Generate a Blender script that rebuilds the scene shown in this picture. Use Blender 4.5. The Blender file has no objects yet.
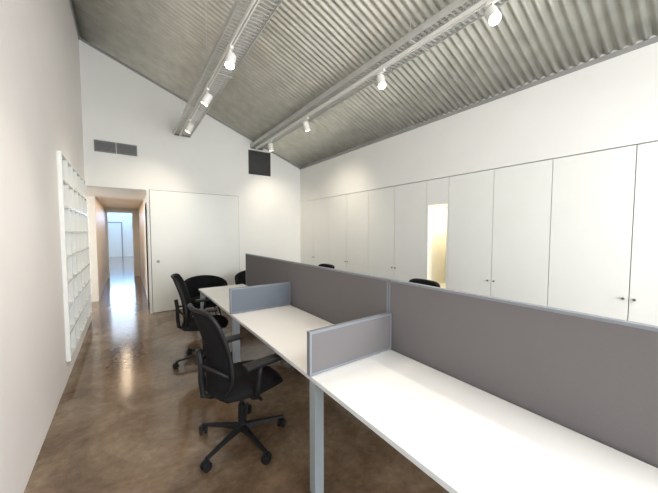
import bpy, bmesh, math
from mathutils import Vector, Matrix
S=bpy.context.scene
COL=bpy.context.collection
try:
    S.view_settings.view_transform='Standard'
except Exception: pass

# ---------------- materials ----------------
def mat(name,col,rough=.5,metal=0,var=0.0,scale=8,bump=0,bscale=60,emit=None,estr=0,spec=None):
    m=bpy.data.materials.new(name); m.use_nodes=True
    nt=m.node_tree; b=nt.nodes['Principled BSDF']
    b.inputs['Base Color'].default_value=(*col,1)
    b.inputs['Roughness'].default_value=rough
    b.inputs['Metallic'].default_value=metal
    if spec is not None: b.inputs['Specular IOR Level'].default_value=spec
    tc=nt.nodes.new('ShaderNodeTexCoord')
    if var>0:
        n=nt.nodes.new('ShaderNodeTexNoise'); n.inputs['Scale'].default_value=scale; n.inputs['Detail'].default_value=5
        r=nt.nodes.new('ShaderNodeValToRGB')
        r.color_ramp.elements[0].position=.3; r.color_ramp.elements[1].position=.7
        r.color_ramp.elements[0].color=(*[c*(1-var) for c in col],1)
        r.color_ramp.elements[1].color=(*[min(1,c*(1+var)) for c in col],1)
        nt.links.new(tc.outputs['Object'],n.inputs['Vector'])
        nt.links.new(n.outputs['Fac'],r.inputs['Fac']); nt.links.new(r.outputs['Color'],b.inputs['Base Color'])
    if bump>0:
        n2=nt.nodes.new('ShaderNodeTexNoise'); n2.inputs['Scale'].default_value=bscale
        bp=nt.nodes.new('ShaderNodeBump'); bp.inputs['Strength'].default_value=bump; bp.inputs['Distance'].default_value=.002
        nt.links.new(tc.outputs['Object'],n2.inputs['Vector'])
        nt.links.new(n2.outputs['Fac'],bp.inputs['Height']); nt.links.new(bp.outputs['Normal'],b.inputs['Normal'])
    if emit:
        b.inputs['Emission Color'].default_value=(*emit,1); b.inputs['Emission Strength'].default_value=estr
    return m
M={}
M['wall']=mat('white_paint',(.84,.84,.81),.6,var=.012,scale=3,bump=.05,bscale=200)
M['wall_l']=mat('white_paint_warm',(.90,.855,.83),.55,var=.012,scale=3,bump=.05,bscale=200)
M['cab']=mat('white_laminate',(.82,.83,.795),.35,var=.01,scale=3)
M['gap']=mat('shadow_gap',(.10,.10,.095),.8,var=.1)
M['galv']=mat('galvanised_steel',(.66,.66,.60),.30,.62,var=.12,scale=6)
M['trim']=mat('grey_trim',(.35,.35,.34),.5,.3,var=.03)
M['tray']=mat('zinc_wire',(.62,.62,.60),.4,.5,var=.05)
M['lampw']=mat('white_powdercoat',(.85,.84,.80),.4,var=.01)
M['lens']=mat('lamp_lens',(1,1,1),.3,emit=(1,.84,.62),estr=18,var=.01)
M['black']=mat('black_plastic',(.008,.008,.009),.5,var=.1,spec=.3)
M['mesh']=mat('black_mesh_fabric',(.009,.009,.010),.9,var=.2,scale=300,bump=.4,bscale=500,spec=.15)
M['seat']=mat('black_upholstery',(.010,.010,.011),.95,var=.2,scale=200,bump=.3,bscale=400,spec=.15)
M['desk']=mat('white_melamine',(.80,.785,.755),.33,var=.01,scale=4)
M['edge']=mat('desk_edge',(.60,.63,.65),.5,var=.02)
M['leg']=mat('silver_powdercoat',(.34,.39,.42),.4,.2,var=.03)
M['fab']=mat('taupe_fabric',(.150,.140,.142),.9,var=.08,scale=400,bump=.3,bscale=700)
M['fab_bluelit']=mat('grey_fabric_blue_lit',(.15,.172,.205),.9,var=.08,scale=400,bump=.3,bscale=700)  # same grey screen fabric, bluish light on the far divider mixed into the colour
M['frame']=mat('screen_frame',(.23,.25,.28),.45,.3,var=.03)
M['vent']=mat('vent_metal',(.22,.22,.22),.5,.2,var=.05)
M['vent2']=mat('dark_grille',(.05,.05,.05),.6,var=.1)
M['niche']=mat('cream_paint',(.88,.84,.74),.6,var=.02)
M['knob']=mat('dark_nickel',(.22,.22,.21),.3,.8,var=.02)
M['wood']=mat('warm_corridor_paint',(.78,.71,.62),.5,var=.03)

# polished concrete
m=bpy.data.materials.new('polished_concrete'); m.use_nodes=True; nt=m.node_tree; b=nt.nodes['Principled BSDF']
tc=nt.nodes.new('ShaderNodeTexCoord')
n1=nt.nodes.new('ShaderNodeTexNoise'); n1.inputs['Scale'].default_value=1.3; n1.inputs['Detail'].default_value=10; n1.inputs['Roughness'].default_value=.64; n1.inputs['Distortion'].default_value=.6
n2=nt.nodes.new('ShaderNodeTexNoise'); n2.inputs['Scale'].default_value=18; n2.inputs['Detail'].default_value=8; n2.inputs['Roughness'].default_value=.7
r1=nt.nodes.new('ShaderNodeValToRGB'); e=r1.color_ramp.elements
e[0].position=.36; e[0].color=(.095,.058,.034,1); e[1].position=.68; e[1].color=(.29,.215,.145,1)
em=e.new(.5); em.color=(.175,.118,.073,1)
r2=nt.nodes.new('ShaderNodeValToRGB'); e=r2.color_ramp.elements
e[0].position=.32; e[0].color=(.74,.74,.74,1); e[1].position=.68; e[1].color=(1.18,1.18,1.18,1)
mx=nt.nodes.new('ShaderNodeMixRGB'); mx.blend_type='MULTIPLY'; mx.inputs['Fac'].default_value=1
rr=nt.nodes.new('ShaderNodeMapRange'); rr.inputs['From Min'].default_value=.3; rr.inputs['From Max'].default_value=.7; rr.inputs['To Min'].default_value=.07; rr.inputs['To Max'].default_value=.22
for n in (n1,n2): nt.links.new(tc.outputs['Object'],n.inputs['Vector'])
nt.links.new(n1.outputs['Fac'],r1.inputs['Fac']); nt.links.new(n2.outputs['Fac'],r2.inputs['Fac'])
nt.links.new(r1.outputs['Color'],mx.inputs['Color1']); nt.links.new(r2.outputs['Color'],mx.inputs['Color2'])
nt.links.new(mx.outputs['Color'],b.inputs['Base Color'])
nt.links.new(n2.outputs['Fac'],rr.inputs['Value']); nt.links.new(rr.outputs['Result'],b.inputs['Roughness'])
M['floor']=m

# ---------------- helpers ----------------
def finish(name,bm,material,parent=None,smooth=False,bevel=0,loc=None,kind=None,segs=2):
    bmesh.ops.recalc_face_normals(bm,faces=bm.faces)
    me=bpy.data.meshes.new(name); bm.to_mesh(me); bm.free()
    if smooth:
        for p in me.polygons: p.use_smooth=True
    o=bpy.data.objects.new(name,me); COL.objects.link(o)
    for mm in (material if isinstance(material,(list,tuple)) else [material]): me.materials.append(mm)
    if parent: o.parent=parent
    if loc: o.location=loc
    if bevel>0:
        md=o.modifiers.new('bevel','BEVEL'); md.width=bevel; md.segments=segs; md.limit_method='ANGLE'
    if kind: o['kind']=kind
    return o
def abox(bm,x0,x1,y0,y1,z0,z1,mi=0,mtx=None):
    vs=[bm.verts.new((x,y,z)) for x in (x0,x1) for y in (y0,y1) for z in (z0,z1)]
    if mtx:
        for v in vs: v.co=mtx@v.co
    for f in ((0,1,3,2),(4,6,7,5),(0,4,5,1),(2,3,7,6),(0,2,6,4),(1,5,7,3)):
        fc=bm.faces.new([vs[i] for i in f]); fc.material_index=mi
def boxes(name,lst,material,parent=None,bevel=0,kind=None,loc=None):
    bm=bmesh.new()
    for b_ in lst: abox(bm,*b_)
    return finish(name,bm,material,parent,False,bevel,loc,kind)
def prism(name,pts,y0,y1,material,kind='structure'):
    bm=bmesh.new()
    a=[bm.verts.new((x,y0,z)) for x,z in pts]; c=[bm.verts.new((x,y1,z)) for x,z in pts]
    bm.faces.new(a); bm.faces.new(c[::-1]); n=len(pts)
    for i in range(n): bm.faces.new([a[i],a[(i+1)%n],c[(i+1)%n],c[i]])
    return finish(name,bm,material,kind=kind)
def acyl(bm,p0,p1,r0,r1=None,seg=20,mi=0):
    p0=Vector(p0);p1=Vector(p1); r1=r0 if r1 is None else r1
    d=(p1-p0); q=d.to_track_quat('Z','Y').to_matrix().to_4x4()
    m_=Matrix.Translation((p0+p1)/2)@q
    ret=bmesh.ops.create_cone(bm,cap_ends=True,segments=seg,radius1=r0,radius2=r1,depth=d.length,matrix=m_)
    for v in ret['verts']:
        for f in v.link_faces: f.material_index=mi
def surf(bm,f,nu,nv,th):
    A=[];B=[]
    for i in range(nu+1):
        ra=[];rb=[]
        for j in range(nv+1):
            p,n=f(i/nu,j/nv)
            ra.append(bm.verts.new(p+n*th/2)); rb.append(bm.verts.new(p-n*th/2))
        A.append(ra);B.append(rb)
    for i in range(nu):
        for j in range(nv):
            bm.faces.new([A[i][j],A[i+1][j],A[i+1][j+1],A[i][j+1]])
            bm.faces.new([B[i][j],B[i][j+1],B[i+1][j+1],B[i+1][j]])
    for i in range(nu):
        bm.faces.new([A[i][0],B[i][0],B[i+1][0],A[i+1][0]]); bm.faces.new([A[i][nv],A[i+1][nv],B[i+1][nv],B[i][nv]])
    for j in range(nv):
        bm.faces.new([A[0][j],A[0][j+1],B[0][j+1],B[0][j]]); bm.faces.new([A[nu][j],B[nu][j],B[nu][j+1],A[nu][j+1]])
def tube(bm,pts,r,seg=10,closed=False,flat=1.0):
    pts=[Vector(p) for p in pts]; n=len(pts); rings=[]
    for i,p in enumerate(pts):
        if closed: t=pts[(i+1)%n]-pts[i-1]
        else: t=pts[min(i+1,n-1)]-pts[max(i-1,0)]
        t.normalize(); ref=Vector((1,0,0)) if abs(t.x)<.8 else Vector((0,1,0))
        a=t.cross(ref).normalized(); b_=t.cross(a).normalized()
        rings.append([bm.verts.new(p+a*math.cos(2*math.pi*k/seg)*r+b_*math.sin(2*math.pi*k/seg)*r*flat) for k in range(seg)])
    for i in range(n if closed else n-1):
        A=rings[i];B=rings[(i+1)%n]
        for k in range(seg): bm.faces.new([A[k],A[(k+1)%seg],B[(k+1)%seg],B[k]])
    if not closed: bm.faces.new(rings[0][::-1]); bm.faces.new(rings[-1])
def empty(name,loc,label,cat,group=None,rot=0):
    o=bpy.data.objects.new(name,None); o.empty_display_size=.1; o.location=loc; o.rotation_euler=(0,0,rot)
    COL.objects.link(o); o['label']=label; o['category']=cat
    if group: o['group']=group
    return o
def copy_tree(src,loc,rot=None,label=None):
    n=src.copy(); COL.objects.link(n); n.location=loc
    if rot is not None: n.rotation_euler=(0,0,rot)
    if label: n['label']=label
    def rec(a,b_):
        for c in list(a.children):
            k=c.copy(); COL.objects.link(k); k.parent=b_; rec(c,k)
    rec(src,n); return n
def zc(x): return 4.72-.383*(x+.54)

XL,XR,YF,YB=-.54,3.59,6.3,-3.0
# ---------------- shell ----------------
boxes('floor',[(-4,4.3,YB-.1,23,-.1,0)],M['floor'],kind='structure')
bm=bmesh.new(); P=.076; per=12; n=int((YF-YB)/P*per); xs=[XL-.02,XL+1.4,XL+2.8,XR+.02]
prev=None
for i in range(n+1):
    y=YB+i*P/per; dz=.0125*math.sin(2*math.pi*i/per)
    row=[bm.verts.new((x,y,zc(x)+dz+.01)) for x in xs]
    if prev:
        for k in range(3): bm.faces.new([prev[k],prev[k+1],row[k+1],row[k]])
    prev=row
c=finish('ceiling',bm,M['galv'],smooth=True,kind='structure')
md=c.modifiers.new('sol','SOLIDIFY'); md.thickness=.004; md.offset=1
prism('wall_far',[(XL,2.32),(.33,2.32),(.33,0),(XR,0),(XR,zc(XR)+.03),(XL,zc(XL)+.03)],YF,YF+.12,M['wall'])
boxes('wall_back',[(XL,.0,YB-.15,YB,0,3.1),(.0,3.3,YB-.15,YB,0,.7),(3.3,4.15,YB-.15,YB,0,3.1),(.0,3.3,YB-.15,YB,2.8,3.1)],M['wall'],kind='structure')
prism('wall_back_gable',[(XL,3.1),(XR,3.1),(XR,zc(XR)+.03),(XL,zc(XL)+.03)],YB-.15,YB,M['wall'])
fr=[(.0,3.3,YB-.1,YB-.04,.7,.76),(.0,3.3,YB-.1,YB-.04,2.74,2.8)]
for x in (.0,1.06,2.15,3.24): fr.append((x,x+.06,YB-.1,YB-.04,.7,2.8))
boxes('window_1',fr,M['trim'],kind='structure')
sy0,sy1,sz0,sz1=3.9,6.1,.2,2.36
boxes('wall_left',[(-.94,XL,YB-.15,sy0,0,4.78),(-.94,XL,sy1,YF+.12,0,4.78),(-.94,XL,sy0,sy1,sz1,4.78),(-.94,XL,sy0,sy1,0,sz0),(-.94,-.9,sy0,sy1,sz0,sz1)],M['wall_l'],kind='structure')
CT=2.29
boxes('wall_right',[(XR,4.2,YB-.15,YF+.12,CT+.006,3.2),(4.1,4.2,YB-.15,YF+.12,0,CT+.006)],M['wall'],kind='structure')
def slopetrim(name,y0,y1,h):
    prism(name,[(XL,zc(XL)-h),(XR,zc(XR)-h),(XR,zc(XR)),(XL,zc(XL))],y0,y1,M['trim'])
slopetrim('trim_1',YF-.02,YF-.001,.035)
boxes('trim_2',[(XR-.02,XR-.001,YB,YF-.021,zc(XR)-.045,zc(XR)-.005)],M['trim'],kind='structure')
boxes('trim_3',[(XL+.001,XL+.02,YB,YF-.021,zc(XL)-.05,zc(XL)-.012)],M['trim'],kind='structure')
boxes('baseboard_far',[(2.06,XR,YF-.012,YF,0,.07)],M['cab'],kind='structure')
boxes('trim_4',[(.367,2.033,YF-.006,YF-.001,0,2.328)],M['gap'],kind='structure')
d=boxes('door_1',[(.375,2.025,YF-.022,YF-.007,.012,2.32)],M['cab'],kind='structure')
bm=bmesh.new(); q=(.48,YF-.022,.98); acyl(bm,q,(q[0],q[1]-.006,q[2]),.028); acyl(bm,(q[0],q[1]-.006,q[2]),(q[0],q[1]-.008,q[2]),.02); finish('door_pull',bm,M['trim'],d)

# ---------------- corridor ----------------
wc=M['wall']; 
boxes('wall_corridor_left',[(-.66,-.54,8.1,12,0,2.32)],M['wood'],kind='structure')
boxes('wall_corridor_right',[(.36,.48,6.42,6.62,0,2.32),(.36,.48,6.62,7.3,2.1,2.32),(.36,.48,7.3,12,0,2.32),(.9,.95,6.42,7.4,0,2.32)],M['wood'],kind='structure')
boxes('ceiling_corridor',[(-3.2,1.0,6.42,12.1,2.32,2.4)],M['wood'],kind='structure')
boxes('wall_corridor_end',[(-.66,-.50,12,12.12,0,2.32),(.19,.48,12,12.12,0,2.32),(-.5,.19,12,12.12,2.2,2.32)],M['wall'],kind='structure')
boxes('wall_side_room',[(-3.2,-3.1,6.42,8.1,0,2.32),(-3.2,-.66,8.1,8.2,0,2.32),(-3.2,-.94,6.32,6.42,0,2.32)],wc,kind='structure')
boxes('wall_end_room',[(-3,3,22,22.1,0,2.8),(-3.1,-3,12.12,22,0,2.8),(3,3.1,12.12,22,0,2.8),(-3,-.66,12.02,12.12,0,2.8),(.48,3,12.02,12.12,0,2.8)],wc,kind='structure')
boxes('ceiling_end_room',[(-3.1,3.1,12.12,22.1,2.8,2.9)],wc,kind='structure')
boxes('trim_5',[(.345,.36,6.60,6.64,0,2.14),(.345,.36,7.28,7.32,0,2.14),(.345,.36,6.64,7.28,2.1,2.14)],M['black'],kind='structure')
boxes('doorway_shade',[(.40,.43,6.65,7.27,.01,2.09)],M['gap'],kind='structure')  # dark panel standing in for the shade inside the open doorway
dd=boxes('door_3',[(-1.25,-.25,21.96,21.99,0,2.1)],M['cab'],kind='structure')
boxes('trim_6',[(-1.31,-1.25,21.95,21.99,0,2.16),(-.25,-.19,21.95,21.99,0,2.16),(-1.25,-.25,21.95,21.99,2.1,2.16)],M['trim'],kind='structure')
boxes('trim_7',[(-.54,-.49,11.97,12,0,2.25),(.18,.23,11.97,12,0,2.25),(-.49,.18,11.97,12,2.2,2.25)],M['cab'],kind='structure')

# ---------------- cube shelf ----------------
sh=empty('cube_shelf',(-.69,(sy0+sy1)/2,sz0),'white painted grid shelf of square pigeonholes built into the wall','shelf')
W=sy1-sy0-.01; H=sz1-sz0-.01; nc,nr=6,8; t=.024
boxes('shelf_back',[(-.2,-.19,-W/2,W/2,.005,H)],M['wall'],sh)
for i in range(nc+1): boxes('upright_panel',[(-.19,.185,-W/2+(W-t)*i/nc,-W/2+(W-t)*i/nc+t,.005,H)],M['cab'],sh)
for r in range(nr+1):
    z=.005+(H-.005-t)*r/nr
    boxes('shelf_board',[(-.19,.183,-W/2+(W-t)*i/nc+t,-W/2+(W-t)*(i+1)/nc,z,z+t) for i in range(nc)],M['cab'],sh)

# ---------------- cabinets ----------------
seams=[-2.9,-2.3,-1.8,-1.3,-.7,-.1,.495,1.086,1.66,2.24]
def cabinet(y0,y1,side,lab):
    o=empty('cabinet',(XR,(y0+y1)/2,0),lab,'cabinet',group='built-in wall cabinets'); w=(y1-y0)/2
    boxes('cabinet_body',[(.022,.5,-w+.0005,w-.0005,.0,CT)],M['gap'],o)
    dr=boxes('door',[(0,.02,-w+.003,w-.003,.06,CT-.003)],M['cab'],o,bevel=.001)
    boxes('plinth',[(.012,.021,-w+.001,w-.001,0,.055)],M['cab'],o)
    yk=(-w+.035) if side<0 else (w-.035)
    bm=bmesh.new(); acyl(bm,(0,yk,.95),(-.012,yk,.95),.007); acyl(bm,(-.012,yk,.95),(-.018,yk,.95),.011); finish('knob',bm,M['knob'],dr,smooth=False)
L='tall white flush cabinet door with a small metal knob'
for i in range(4,len(seams)-1): cabinet(seams[i],seams[i+1],-1 if i%2==0 else 1,L)
far=[2.59,3.20,3.82,4.44,5.06,5.68,6.298]
for i in range(len(far)-1): cabinet(far[i],far[i+1],-1 if i%2 else 1,L)
y0,y1=2.24,2.59; o=empty('niche_cabinet',(XR,(y0+y1)/2,0),'narrow white cabinet panel with a tall warm-lit recessed opening','cabinet'); w=(y1-y0)/2
boxes('cabinet_body',[(.022,.5,-w+.001,w-.001,0,.74),(.022,.5,-w+.001,w-.001,1.94,CT),(.022,.5,-w+.001,-w+.02,.74,1.94),(.022,.5,w-.02,w-.001,.74,1.94),(.48,.5,-w+.02,w-.02,.74,1.94)],M['niche'],o)
boxes('face_panel',[(0,.02,-w+.003,w-.003,.06,.757),(0,.02,-w+.003,w-.003,1.925,CT-.003),(0,.02,-w+.003,-w+.02,.757,1.925),(0,.02,w-.03,w-.003,.757,1.925)],M['cab'],o)
ld=bpy.data.lights.new('niche_light','AREA'); ld.shape='RECTANGLE'; ld.size=.2; ld.size_y=.25; ld.energy=3.5; ld.color=(1,.91,.68)
lo=bpy.data.objects.new('niche_light',ld); COL.objects.link(lo); lo.parent=o; lo.location=(.28,0,1.92)

# ---------------- vents ----------------
def grille(name,x0,x1,z0,z1,m_,lab,group=None,nb=8):
    o=empty(name,((x0+x1)/2,YF,(z0+z1)/2),lab,'vent',group); w=(x1-x0)/2;h=(z1-z0)/2
    boxes('grille_frame',[(-w,w,-.02,-.001,-h,-h+.015),(-w,w,-.02,-.001,h-.015,h),(-w,-w+.015,-.02,-.001,-h+.015,h-.015),(w-.015,w,-.02,-.001,-h+.015,h-.015)],m_,o)
    boxes('grille_backing',[(-w+.015,w-.015,-.004,-.001,-h+.015,h-.015)],M['vent2'],o)
    st=(2*h-.03)/nb
    boxes('louvres',[(-w+.015,w-.015,-.016,-.006,-h+.015+st*i+st*.2,-h+.015+st*i+st*.75) for i in range(nb)],m_,o)
grille('air_vent',-.40,-.105,2.91,3.10,M['vent'],'grey rectangular louvred air vent high on the white wall','paired wall air vents')
grille('air_vent',-.095,.205,2.91,3.10,M['vent'],'grey rectangular louvred air vent high on the white wall','paired wall air vents')
grille('return_air_grille',2.27,2.79,2.84,3.37,M['vent2'],'square dark louvred return-air grille just below sloping ceiling',None,14)

# ---------------- cable trays, tracks, spotlights ----------------
def tray(xc,lab):
    zt=3.44; o=empty('cable_tray',(xc,0,zt),lab,'cable tray',group='suspended cable trays'); y0,y1=YB+.02,YF-.03; w=.13
    L_=[]; t_=.004
    for i in range(7):
        x=-w+2*w*i/6; L_.append((x-t_,x+t_,y0,y1,-t_,t_))
    for x in (-w,w):
        for z in (.03,.06): L_.append((x-t_,x+t_,y0,y1,z-t_,z+t_))
    y=y0+.01
    while y<y1:
        L_.append((-w,w,y-.008,y+.008,-.009,-.002)); L_.append((-w-.004,-w+.003,y-.004,y+.004,-.009,.063)); L_.append((w-.003,w+.004,y-.004,y+.004,-.009,.063)); y+=.05
    boxes('wire_basket',L_,M['tray'],o)
    boxes('side_rail',[(-w-.014,-w-.005,y0,y1,-.018,.045)],M['tray'],o)
    boxes('side_rail',[(w+.005,w+.014,y0,y1,-.018,.045)],M['tray'],o)
    for y in (-1.5,.2,1.9,3.6,5.3):
        bm=bmesh.new()
        abox(bm,-w-.02,w+.02,y-.015,y+.015,-.03,-.018)
        for x in (-w,w): acyl(bm,(x,y,-.02),(x,y,zc(xc+x)-zt+.003),.003,seg=8)
        finish('hanger',bm,M['tray'],o)
    boxes('end_plate',[(-w-.012,w+.012,y1,y1+.028,-.03,.07)],M['vent'],o)
    tr=empty('track_rail',(xc-.05,0,3.39),'slim white lighting track fixed beneath the cable tray','lighting track',group='lighting tracks')
    boxes('rail',[(-.018,-.006,y0+.1,y1-.1,-.018,.018),(.006,.018,y0+.1,y1-.1,-.018,.018),(-.006,.006,y0+.1,y1-.1,.01,.018)],M['lampw'],tr)
tray(.95,'galvanised wire cable tray hung below the corrugated ceiling')
tray(2.46,'galvanised wire cable tray hung below the corrugated ceiling')

lamp_src=None
def lamp(x,y,target,energy,spot=95):
    global lamp_src
    z=3.371
    lab='white cylindrical track spotlight with glowing warm lens'
    if lamp_src is None:
        o=empty('track_spotlight',(x,y,z),lab,'spotlight',group='track spotlights')
        boxes('track_adapter',[(-.016,.016,-.05,.05,-.03,0)],M['lampw'],o,bevel=.003)
        bm=bmesh.new(); acyl(bm,(0,0,-.03),(0,0,-.075),.008,seg=12); finish('stem',bm,M['lampw'],o)
        bm=bmesh.new()
        acyl(bm,(0,0,.055),(0,0,-.075),.047,.047,seg=32); acyl(bm,(0,0,.055),(0,0,.066),.047,.036,seg=32)
        body=finish('lamp_housing',bm,M['lampw'],o,bevel=.002); body.location=(0,0,-.12); 
        bm=bmesh.new(); acyl(bm,(0,0,-.0755),(0,0,-.079),.040,seg=32); le=finish('lens',bm,M['lens'],body)
        lamp_src=o
    else: o=copy_tree(lamp_src,(x,y,z))
    body=[c for c in o.children if c.name.startswith('lamp_housing')][0]
    dirv=(Vector(target)-Vector((x,y,z-.12))).normalized()
    body.rotation_euler=dirv.to_track_quat('-Z','Y').to_euler()
    return o,dirv,energy,spot
made=[]
for x,y,t_,e_ in [(.90,2.96,(.0,1.8,0),95),(.90,3.97,(-.3,4.9,.8),80),(.90,5.2,(.1,6.3,1.3),60),
               (2.41,1.16,(1.1,-.3,0.5),55),(2.41,2.37,(1.9,1.3,.7),50),(2.41,4.02,(3.59,4.6,1.4),70),(2.41,5.4,(3.0,6.3,1.4),55)]:
    made.append(lamp(x,y,t_,e_))
for o,dirv,energy,spot in made:
    ld=bpy.data.lights.new('spot_beam','SPOT'); ld.energy=energy; ld.spot_size=math.radians(spot); ld.spot_blend=1; ld.color=(1,.87,.70); ld.shadow_soft_size=.04
    lo=bpy.data.objects.new('spot_beam',ld); COL.objects.link(lo); lo.parent=o; lo.location=Vector((0,0,-.12))+dirv*.09; lo.rotation_euler=dirv.to_track_quat('-Z','Y').to_euler()

# ---------------- bench desks ----------------
X0,XC,X1=.82,1.49,2.16; J=[-.16,1.34,2.82,4.38]; ZT=.73
bd=empty('bench_desk',(XC,0,0),'long double-sided white bench desk with silver legs','desk')
def top(x0,x1,y0,y1):
    bm=bmesh.new(); abox(bm,x0-XC,x1-XC,y0+.002,y1-.002,ZT-.025,ZT)
    o=finish('tabletop',bm,[M['desk'],M['edge']],bd,bevel=.002)
    for p in o.data.polygons:
        if abs(p.normal.z)<.5: p.material_index=1
for i in range(3):
    top(X0,XC-.025,J[i],J[i+1]); top(XC+.025,X1,J[i],J[i+1])
for k,y in enumerate(J):
    y=y+(.06 if k==0 else -.06 if k==3 else 0)
    for x in (X0+.015,X1-.075):
        bm=bmesh.new(); abox(bm,x-XC,x+.06-XC,y-.03,y+.03,.02,ZT-.026); abox(bm,x+.01-XC,x+.05-XC,y-.02,y+.02,0,.02,1)
        finish('leg',bm,[M['leg'],M['black']],bd,bevel=.002)
    boxes('cross_beam',[(X0+.076-XC,X1-.076-XC,y-.02,y+.02,ZT-.075,ZT-.026)],M['leg'],bd)
for x in (X0+.2,X1-.24): boxes('rail_beam',[(x-XC,x+.04-XC,J[i]+.085,J[i+1]-.085,ZT-.066,ZT-.026) for i in range(3)],M['leg'],bd)
for i in range(3):
    boxes('cable_duct',[(-.11,.11,J[i]+.2,J[i+1]-.2,.50,.505),(-.11,-.105,J[i]+.2,J[i+1]-.2,.505,.58),(.105,.11,J[i]+.2,J[i+1]-.2,.505,.58),(-.008,.008,J[i]+.3,J[i]+.33,.505,.70),(-.008,.008,J[i+1]-.33,J[i+1]-.3,.505,.70)],M['leg'],bd)

def screen(name,loc,axis,length,z0,z1,mf,lab,cat,group):
    o=empty(name,loc,lab,cat,group); hl=length/2; th=.014; f=.014
    def bx(a0,a1,t0,t1,za,zb): return (t0,t1,a0,a1,za,zb) if axis=='y' else (a0,a1,t0,t1,za,zb)
    boxes('fabric_panel',[bx(-hl+f,hl-f,-th+.001,th-.001,z0+f,z1-f)],mf,o,bevel=.002)
    boxes('panel_frame',[bx(-hl,hl,-th-.002,th+.002,z1-f,z1),bx(-hl,hl,-th-.002,th+.002,z0,z0+f),bx(-hl,-hl+f,-th-.002,th+.002,z0+f,z1-f),bx(hl-f,hl,-th-.002,th+.002,z0+f,z1-f)],M['frame'],o,bevel=.001)
    return o
for a,b_ in ((J[0]+.004,J[1]+.02),(J[1]+.024,J[3]-.10)):
    screen('desk_screen',(XC,(a+b_)/2,0),'y',b_-a,.706,1.212,M['fab'],'long taupe-grey fabric privacy screen along the bench desk','screen','desk privacy screens')
for k,y in enumerate((J[1],J[2])):
    o=screen('desk_divider',((X0-.01+XC-.02)/2,y,0),'x',XC-.02-X0+.01,ZT+.004,.985,M['fab_bluelit'] if k else M['fab'],'low grey fabric divider standing across the white desktop','screen','low desk dividers')
    for x in (-.2,.2): boxes('bracket',[(x-.02,x+.02,-.016,.016,ZT+.0005,ZT+.004)],M['leg'],o)

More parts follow.
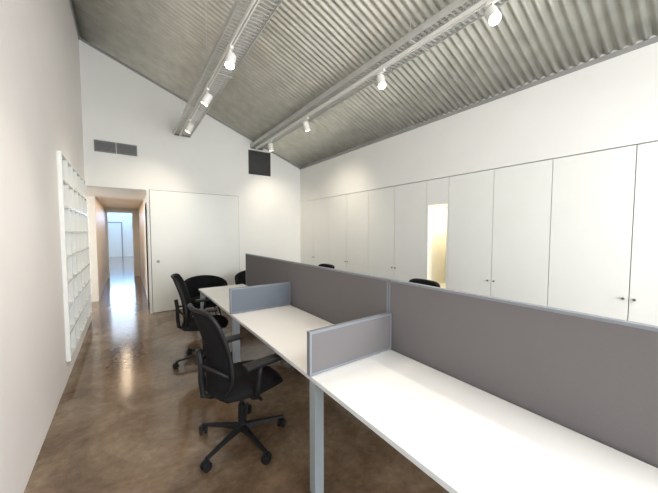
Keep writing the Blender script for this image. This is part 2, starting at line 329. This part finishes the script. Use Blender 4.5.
# ---------------- task chair (faces +x) ----------------
def build_chair(loc,rot,lab):
    o=empty('office_chair',loc,lab,'chair',group='black office chairs',rot=rot)
    bm=bmesh.new(); acyl(bm,(0,0,.075),(0,0,.13),.04,.03)
    A0=-16
    for k in range(5):
        a=math.radians(A0+72*k); R=Matrix.Rotation(a,4,'Z')
        pr=[(.025,.024,.082,.118),(.16,.019,.080,.103),(.32,.014,.070,.086)]
        vs=[]
        for x,w,zb,zt in pr: vs.append([bm.verts.new(R@Vector(p)) for p in ((x,-w,zb),(x,w,zb),(x,w*.7,zt),(x,-w*.7,zt))])
        for q in range(2):
            for s in range(4): bm.faces.new([vs[q][s],vs[q][(s+1)%4],vs[q+1][(s+1)%4],vs[q+1][s]])
        bm.faces.new(vs[0][::-1]); bm.faces.new(vs[2])
    base=finish('star_base',bm,M['black'],o,bevel=.003)
    cm=None
    for k in range(5):
        a=math.radians(A0+72*k)
        if cm is None:
            bm=bmesh.new()
            for s in (-1,1):
                acyl(bm,(-.01,s*.009,.03),(-.01,s*.026,.03),.03,seg=24)
            acyl(bm,(-.01,-.009,.03),(-.01,.009,.03),.012,seg=12); acyl(bm,(.006,0,.03),(.006,0,.074),.008,seg=10)
            abox(bm,-.03,.012,-.008,.008,.03,.064)
            c_=finish('caster',bm,M['black'],base,bevel=.002); cm=c_.data
        else:
            c_=bpy.data.objects.new('caster',cm); COL.objects.link(c_); c_.parent=base
            md=c_.modifiers.new('bevel','BEVEL'); md.width=.002; md.limit_method='ANGLE'
        c_.location=(math.cos(a)*.31,math.sin(a)*.31,0); c_.rotation_euler=(0,0,a+.9+k*.7)
    bm=bmesh.new(); acyl(bm,(0,0,.13),(0,0,.27),.026); acyl(bm,(0,0,.27),(0,0,.40),.014); finish('gas_column',bm,M['black'],o,smooth=False)
    bm=bmesh.new(); abox(bm,-.14,.10,-.06,.06,.395,.435); 
    acyl(bm,(.02,-.06,.41),(.02,-.23,.405),.006,seg=8); acyl(bm,(.02,-.20,.405),(.02,-.26,.405),.011,seg=8)
    finish('tilt_mechanism',bm,M['black'],o,bevel=.006)
    bm=bmesh.new(); N=20
    def sp(i,j,topf):
        u=-1+2*i/N; v=-1+2*j/N
        x=u*math.sqrt(1-.32*v*v*1.0)*1.0; y=v*math.sqrt(1-.32*u*u)
        e_=max(abs(u),abs(v)); drop=.03*e_**6
        zz=.495-drop-.02*max(0,u)**3-.012*(1-abs(v))*(1-abs(u)) if topf else .434+.012*e_**6-.01*max(0,u)**3
        return Vector((x*.255+.015,y*.255,zz))
    A=[[bm.verts.new(sp(i,j,True)) for j in range(N+1)] for i in range(N+1)]
    B=[[bm.verts.new(sp(i,j,False)) for j in range(N+1)] for i in range(N+1)]
    for i in range(N):
        for j in range(N):
            bm.faces.new([A[i][j],A[i+1][j],A[i+1][j+1],A[i][j+1]]); bm.faces.new([B[i][j],B[i][j+1],B[i+1][j+1],B[i+1][j]])
        bm.faces.new([A[i][0],B[i][0],B[i+1][0],A[i+1][0]]); bm.faces.new([A[i][N],A[i+1][N],B[i+1][N],B[i][N]])
        bm.faces.new([A[0][i],A[0][i+1],B[0][i+1],B[0][i]]); bm.faces.new([A[N][i],B[N][i],B[N][i+1],A[N][i+1]])
    finish('seat',bm,M['seat'],o,smooth=True)
    def bp(s,h):
        wid=.235*(1-.12*h) *(.80+.20*min(1,h*4)) 
        z=.445+.595*h
        x=-.225-.085*h+.035*math.sin(h*math.pi*1.15)+.055*s*s
        return Vector((x,s*wid,z))
    def rb(s,h):
        S_=s; H_=h*2-1
        s2=S_*math.sqrt(max(0,1-.30*H_**6)); h2=(H_*math.sqrt(max(0,1-.10*S_**6))+1)/2
        return bp(s2,h2)
    bm=bmesh.new()
    surf(bm,lambda u,v:(rb(-1+2*u,v),Vector((1,0,.12)).normalized()),16,20,.008)
    bk=finish('backrest',bm,M['mesh'],o,smooth=True)
    loop=[]
    K=14
    for i in range(K): loop.append(rb(-1+2*i/K,0))
    for i in range(K): loop.append(rb(1,i/K))
    for i in range(K): loop.append(rb(1-2*i/K,1))
    for i in range(K): loop.append(rb(-1,1-i/K))
    bm=bmesh.new(); tube(bm,loop,.013,8,True); finish('back_frame',bm,M['black'],bk,smooth=True)
    bm=bmesh.new(); tube(bm,[(-.12,0,.415),(-.22,0,.415),(-.272,0,.44),(-.282,0,.55),(-.282,0,.66),(-.295,0,.76)],.02,10); 
    tube(bm,[bp(-.9,.28)+Vector((-.012,0,0)),(-.268,-.09,.66),(-.278,0,.655),(-.268,.09,.66),bp(.9,.28)+Vector((-.012,0,0))],.012,8)
    finish('back_support',bm,M['black'],bk,smooth=True)
    for s in (-1,1):
        bm=bmesh.new(); tube(bm,[(-.02,s*.05,.42),(-.02,s*.22,.42),(-.02,s*.266,.44),(-.01,s*.275,.52),(0,s*.275,.60),(.01,s*.275,.655)],.018,10)
        ar=finish('armrest',bm,M['black'],o,smooth=True)
        bm=bmesh.new(); abox(bm,-.11,.15,s*.275-.043,s*.275+.043,.655,.683); finish('arm_pad',bm,M['black'],ar,bevel=.011,segs=3)
    return o
L1='black mesh-back office chair on casters pulled up to the desk'
ch=build_chair((.66,2.05,0),math.radians(8),L1)
copy_tree(ch,(.73,3.60,0),math.radians(-14),L1)
copy_tree(ch,(2.17,1.80,0),math.radians(176),'black mesh-back office chair, only its top showing over the screen')
copy_tree(ch,(2.17,3.5,0),math.radians(183),'black mesh-back office chair, only its top showing over the screen')

def tub(loc,rot,lab):
    o=empty('tub_chair',loc,lab,'chair',group='black tub chairs',rot=rot)
    def f(u,v):
        a=math.radians(-20+220*u); hh=.60+.18*max(0,math.sin(math.pi*u))**.7
        z=.34+(hh-.34)*v; r=.29+.035*v
        p=Vector((math.cos(a)*r,math.sin(a)*r*.95,z)); return p,Vector((math.cos(a),math.sin(a),-.1)).normalized()
    bm=bmesh.new(); surf(bm,f,28,10,.05); finish('shell_back',bm,M['seat'],o,smooth=True,bevel=.012)
    bm=bmesh.new(); acyl(bm,(0,0,.33),(0,0,.44),.27,.265,seg=32); finish('seat',bm,M['seat'],o,bevel=.02,segs=3)
    for sx in (-1,1):
        for sy in (-1,1):
            bm=bmesh.new(); acyl(bm,(sx*.15,sy*.15,.335),(sx*.22,sy*.22,0),.014,.009,seg=12); finish('leg',bm,M['black'],o)
    return o
tb=tub((1.06,5.05,0),0,'black upholstered low tub chair at the end of the desk')
copy_tree(tb,(1.98,5.3,0),math.radians(-15),'black upholstered low tub chair behind the end of the screen')

# ---------------- lights ----------------
def area(name,loc,rot,sx,sy,e_,col):
    ld=bpy.data.lights.new(name,'AREA'); ld.shape='RECTANGLE'; ld.size=sx; ld.size_y=sy; ld.energy=e_; ld.color=col
    o=bpy.data.objects.new(name,ld); COL.objects.link(o); o.location=loc; o.rotation_euler=rot; return o
area('window_daylight',(1.6,YB-.2,1.75),(math.radians(90),0,0),3.2,2.0,265,(.93,.97,1))
area('fill_light',(2.2,-1.2,3.2),(math.radians(20),math.radians(40),0),2.0,1.2,90,(.97,.98,1))  # unseen fill added to lift the room and left wall, no roof opening here
area('side_room_daylight',(-2.9,7.2,1.4),(0,math.radians(-90),0),1.6,1.4,60,(.9,.95,1))
area('corridor_downlight',(-.1,9.6,2.29),(0,0,0),.2,3,13,(1,.78,.56))
area('end_room_daylight',(0,17,2.75),(0,0,0),3,6,180,(.80,.90,1))
area('end_room_glint_light',(0,21.9,2.45),(math.radians(-90),0,0),3,.5,170,(.30,.55,1))  # cool light added to streak blue glints along the corridor floor
w=bpy.data.worlds.new('w'); S.world=w; w.use_nodes=True
nt=w.node_tree; sk=nt.nodes.new('ShaderNodeTexSky')
try: sk.sky_type='NISHITA'; sk.sun_disc=False; sk.sun_elevation=math.radians(45)
except Exception: pass
nt.links.new(sk.outputs[0],nt.nodes['Background'].inputs[0]); nt.nodes['Background'].inputs[1].default_value=.15

# ---------------- camera ----------------
cd=bpy.data.cameras.new('camera'); cam=bpy.data.objects.new('camera',cd); COL.objects.link(cam); S.camera=cam
cd.sensor_width=36; cd.sensor_fit='HORIZONTAL'; cd.lens=36*285/658; cd.clip_start=.02
cam.location=(0,0,1.54); cam.rotation_euler=(math.radians(90-2.91),0,-math.radians(35.4))
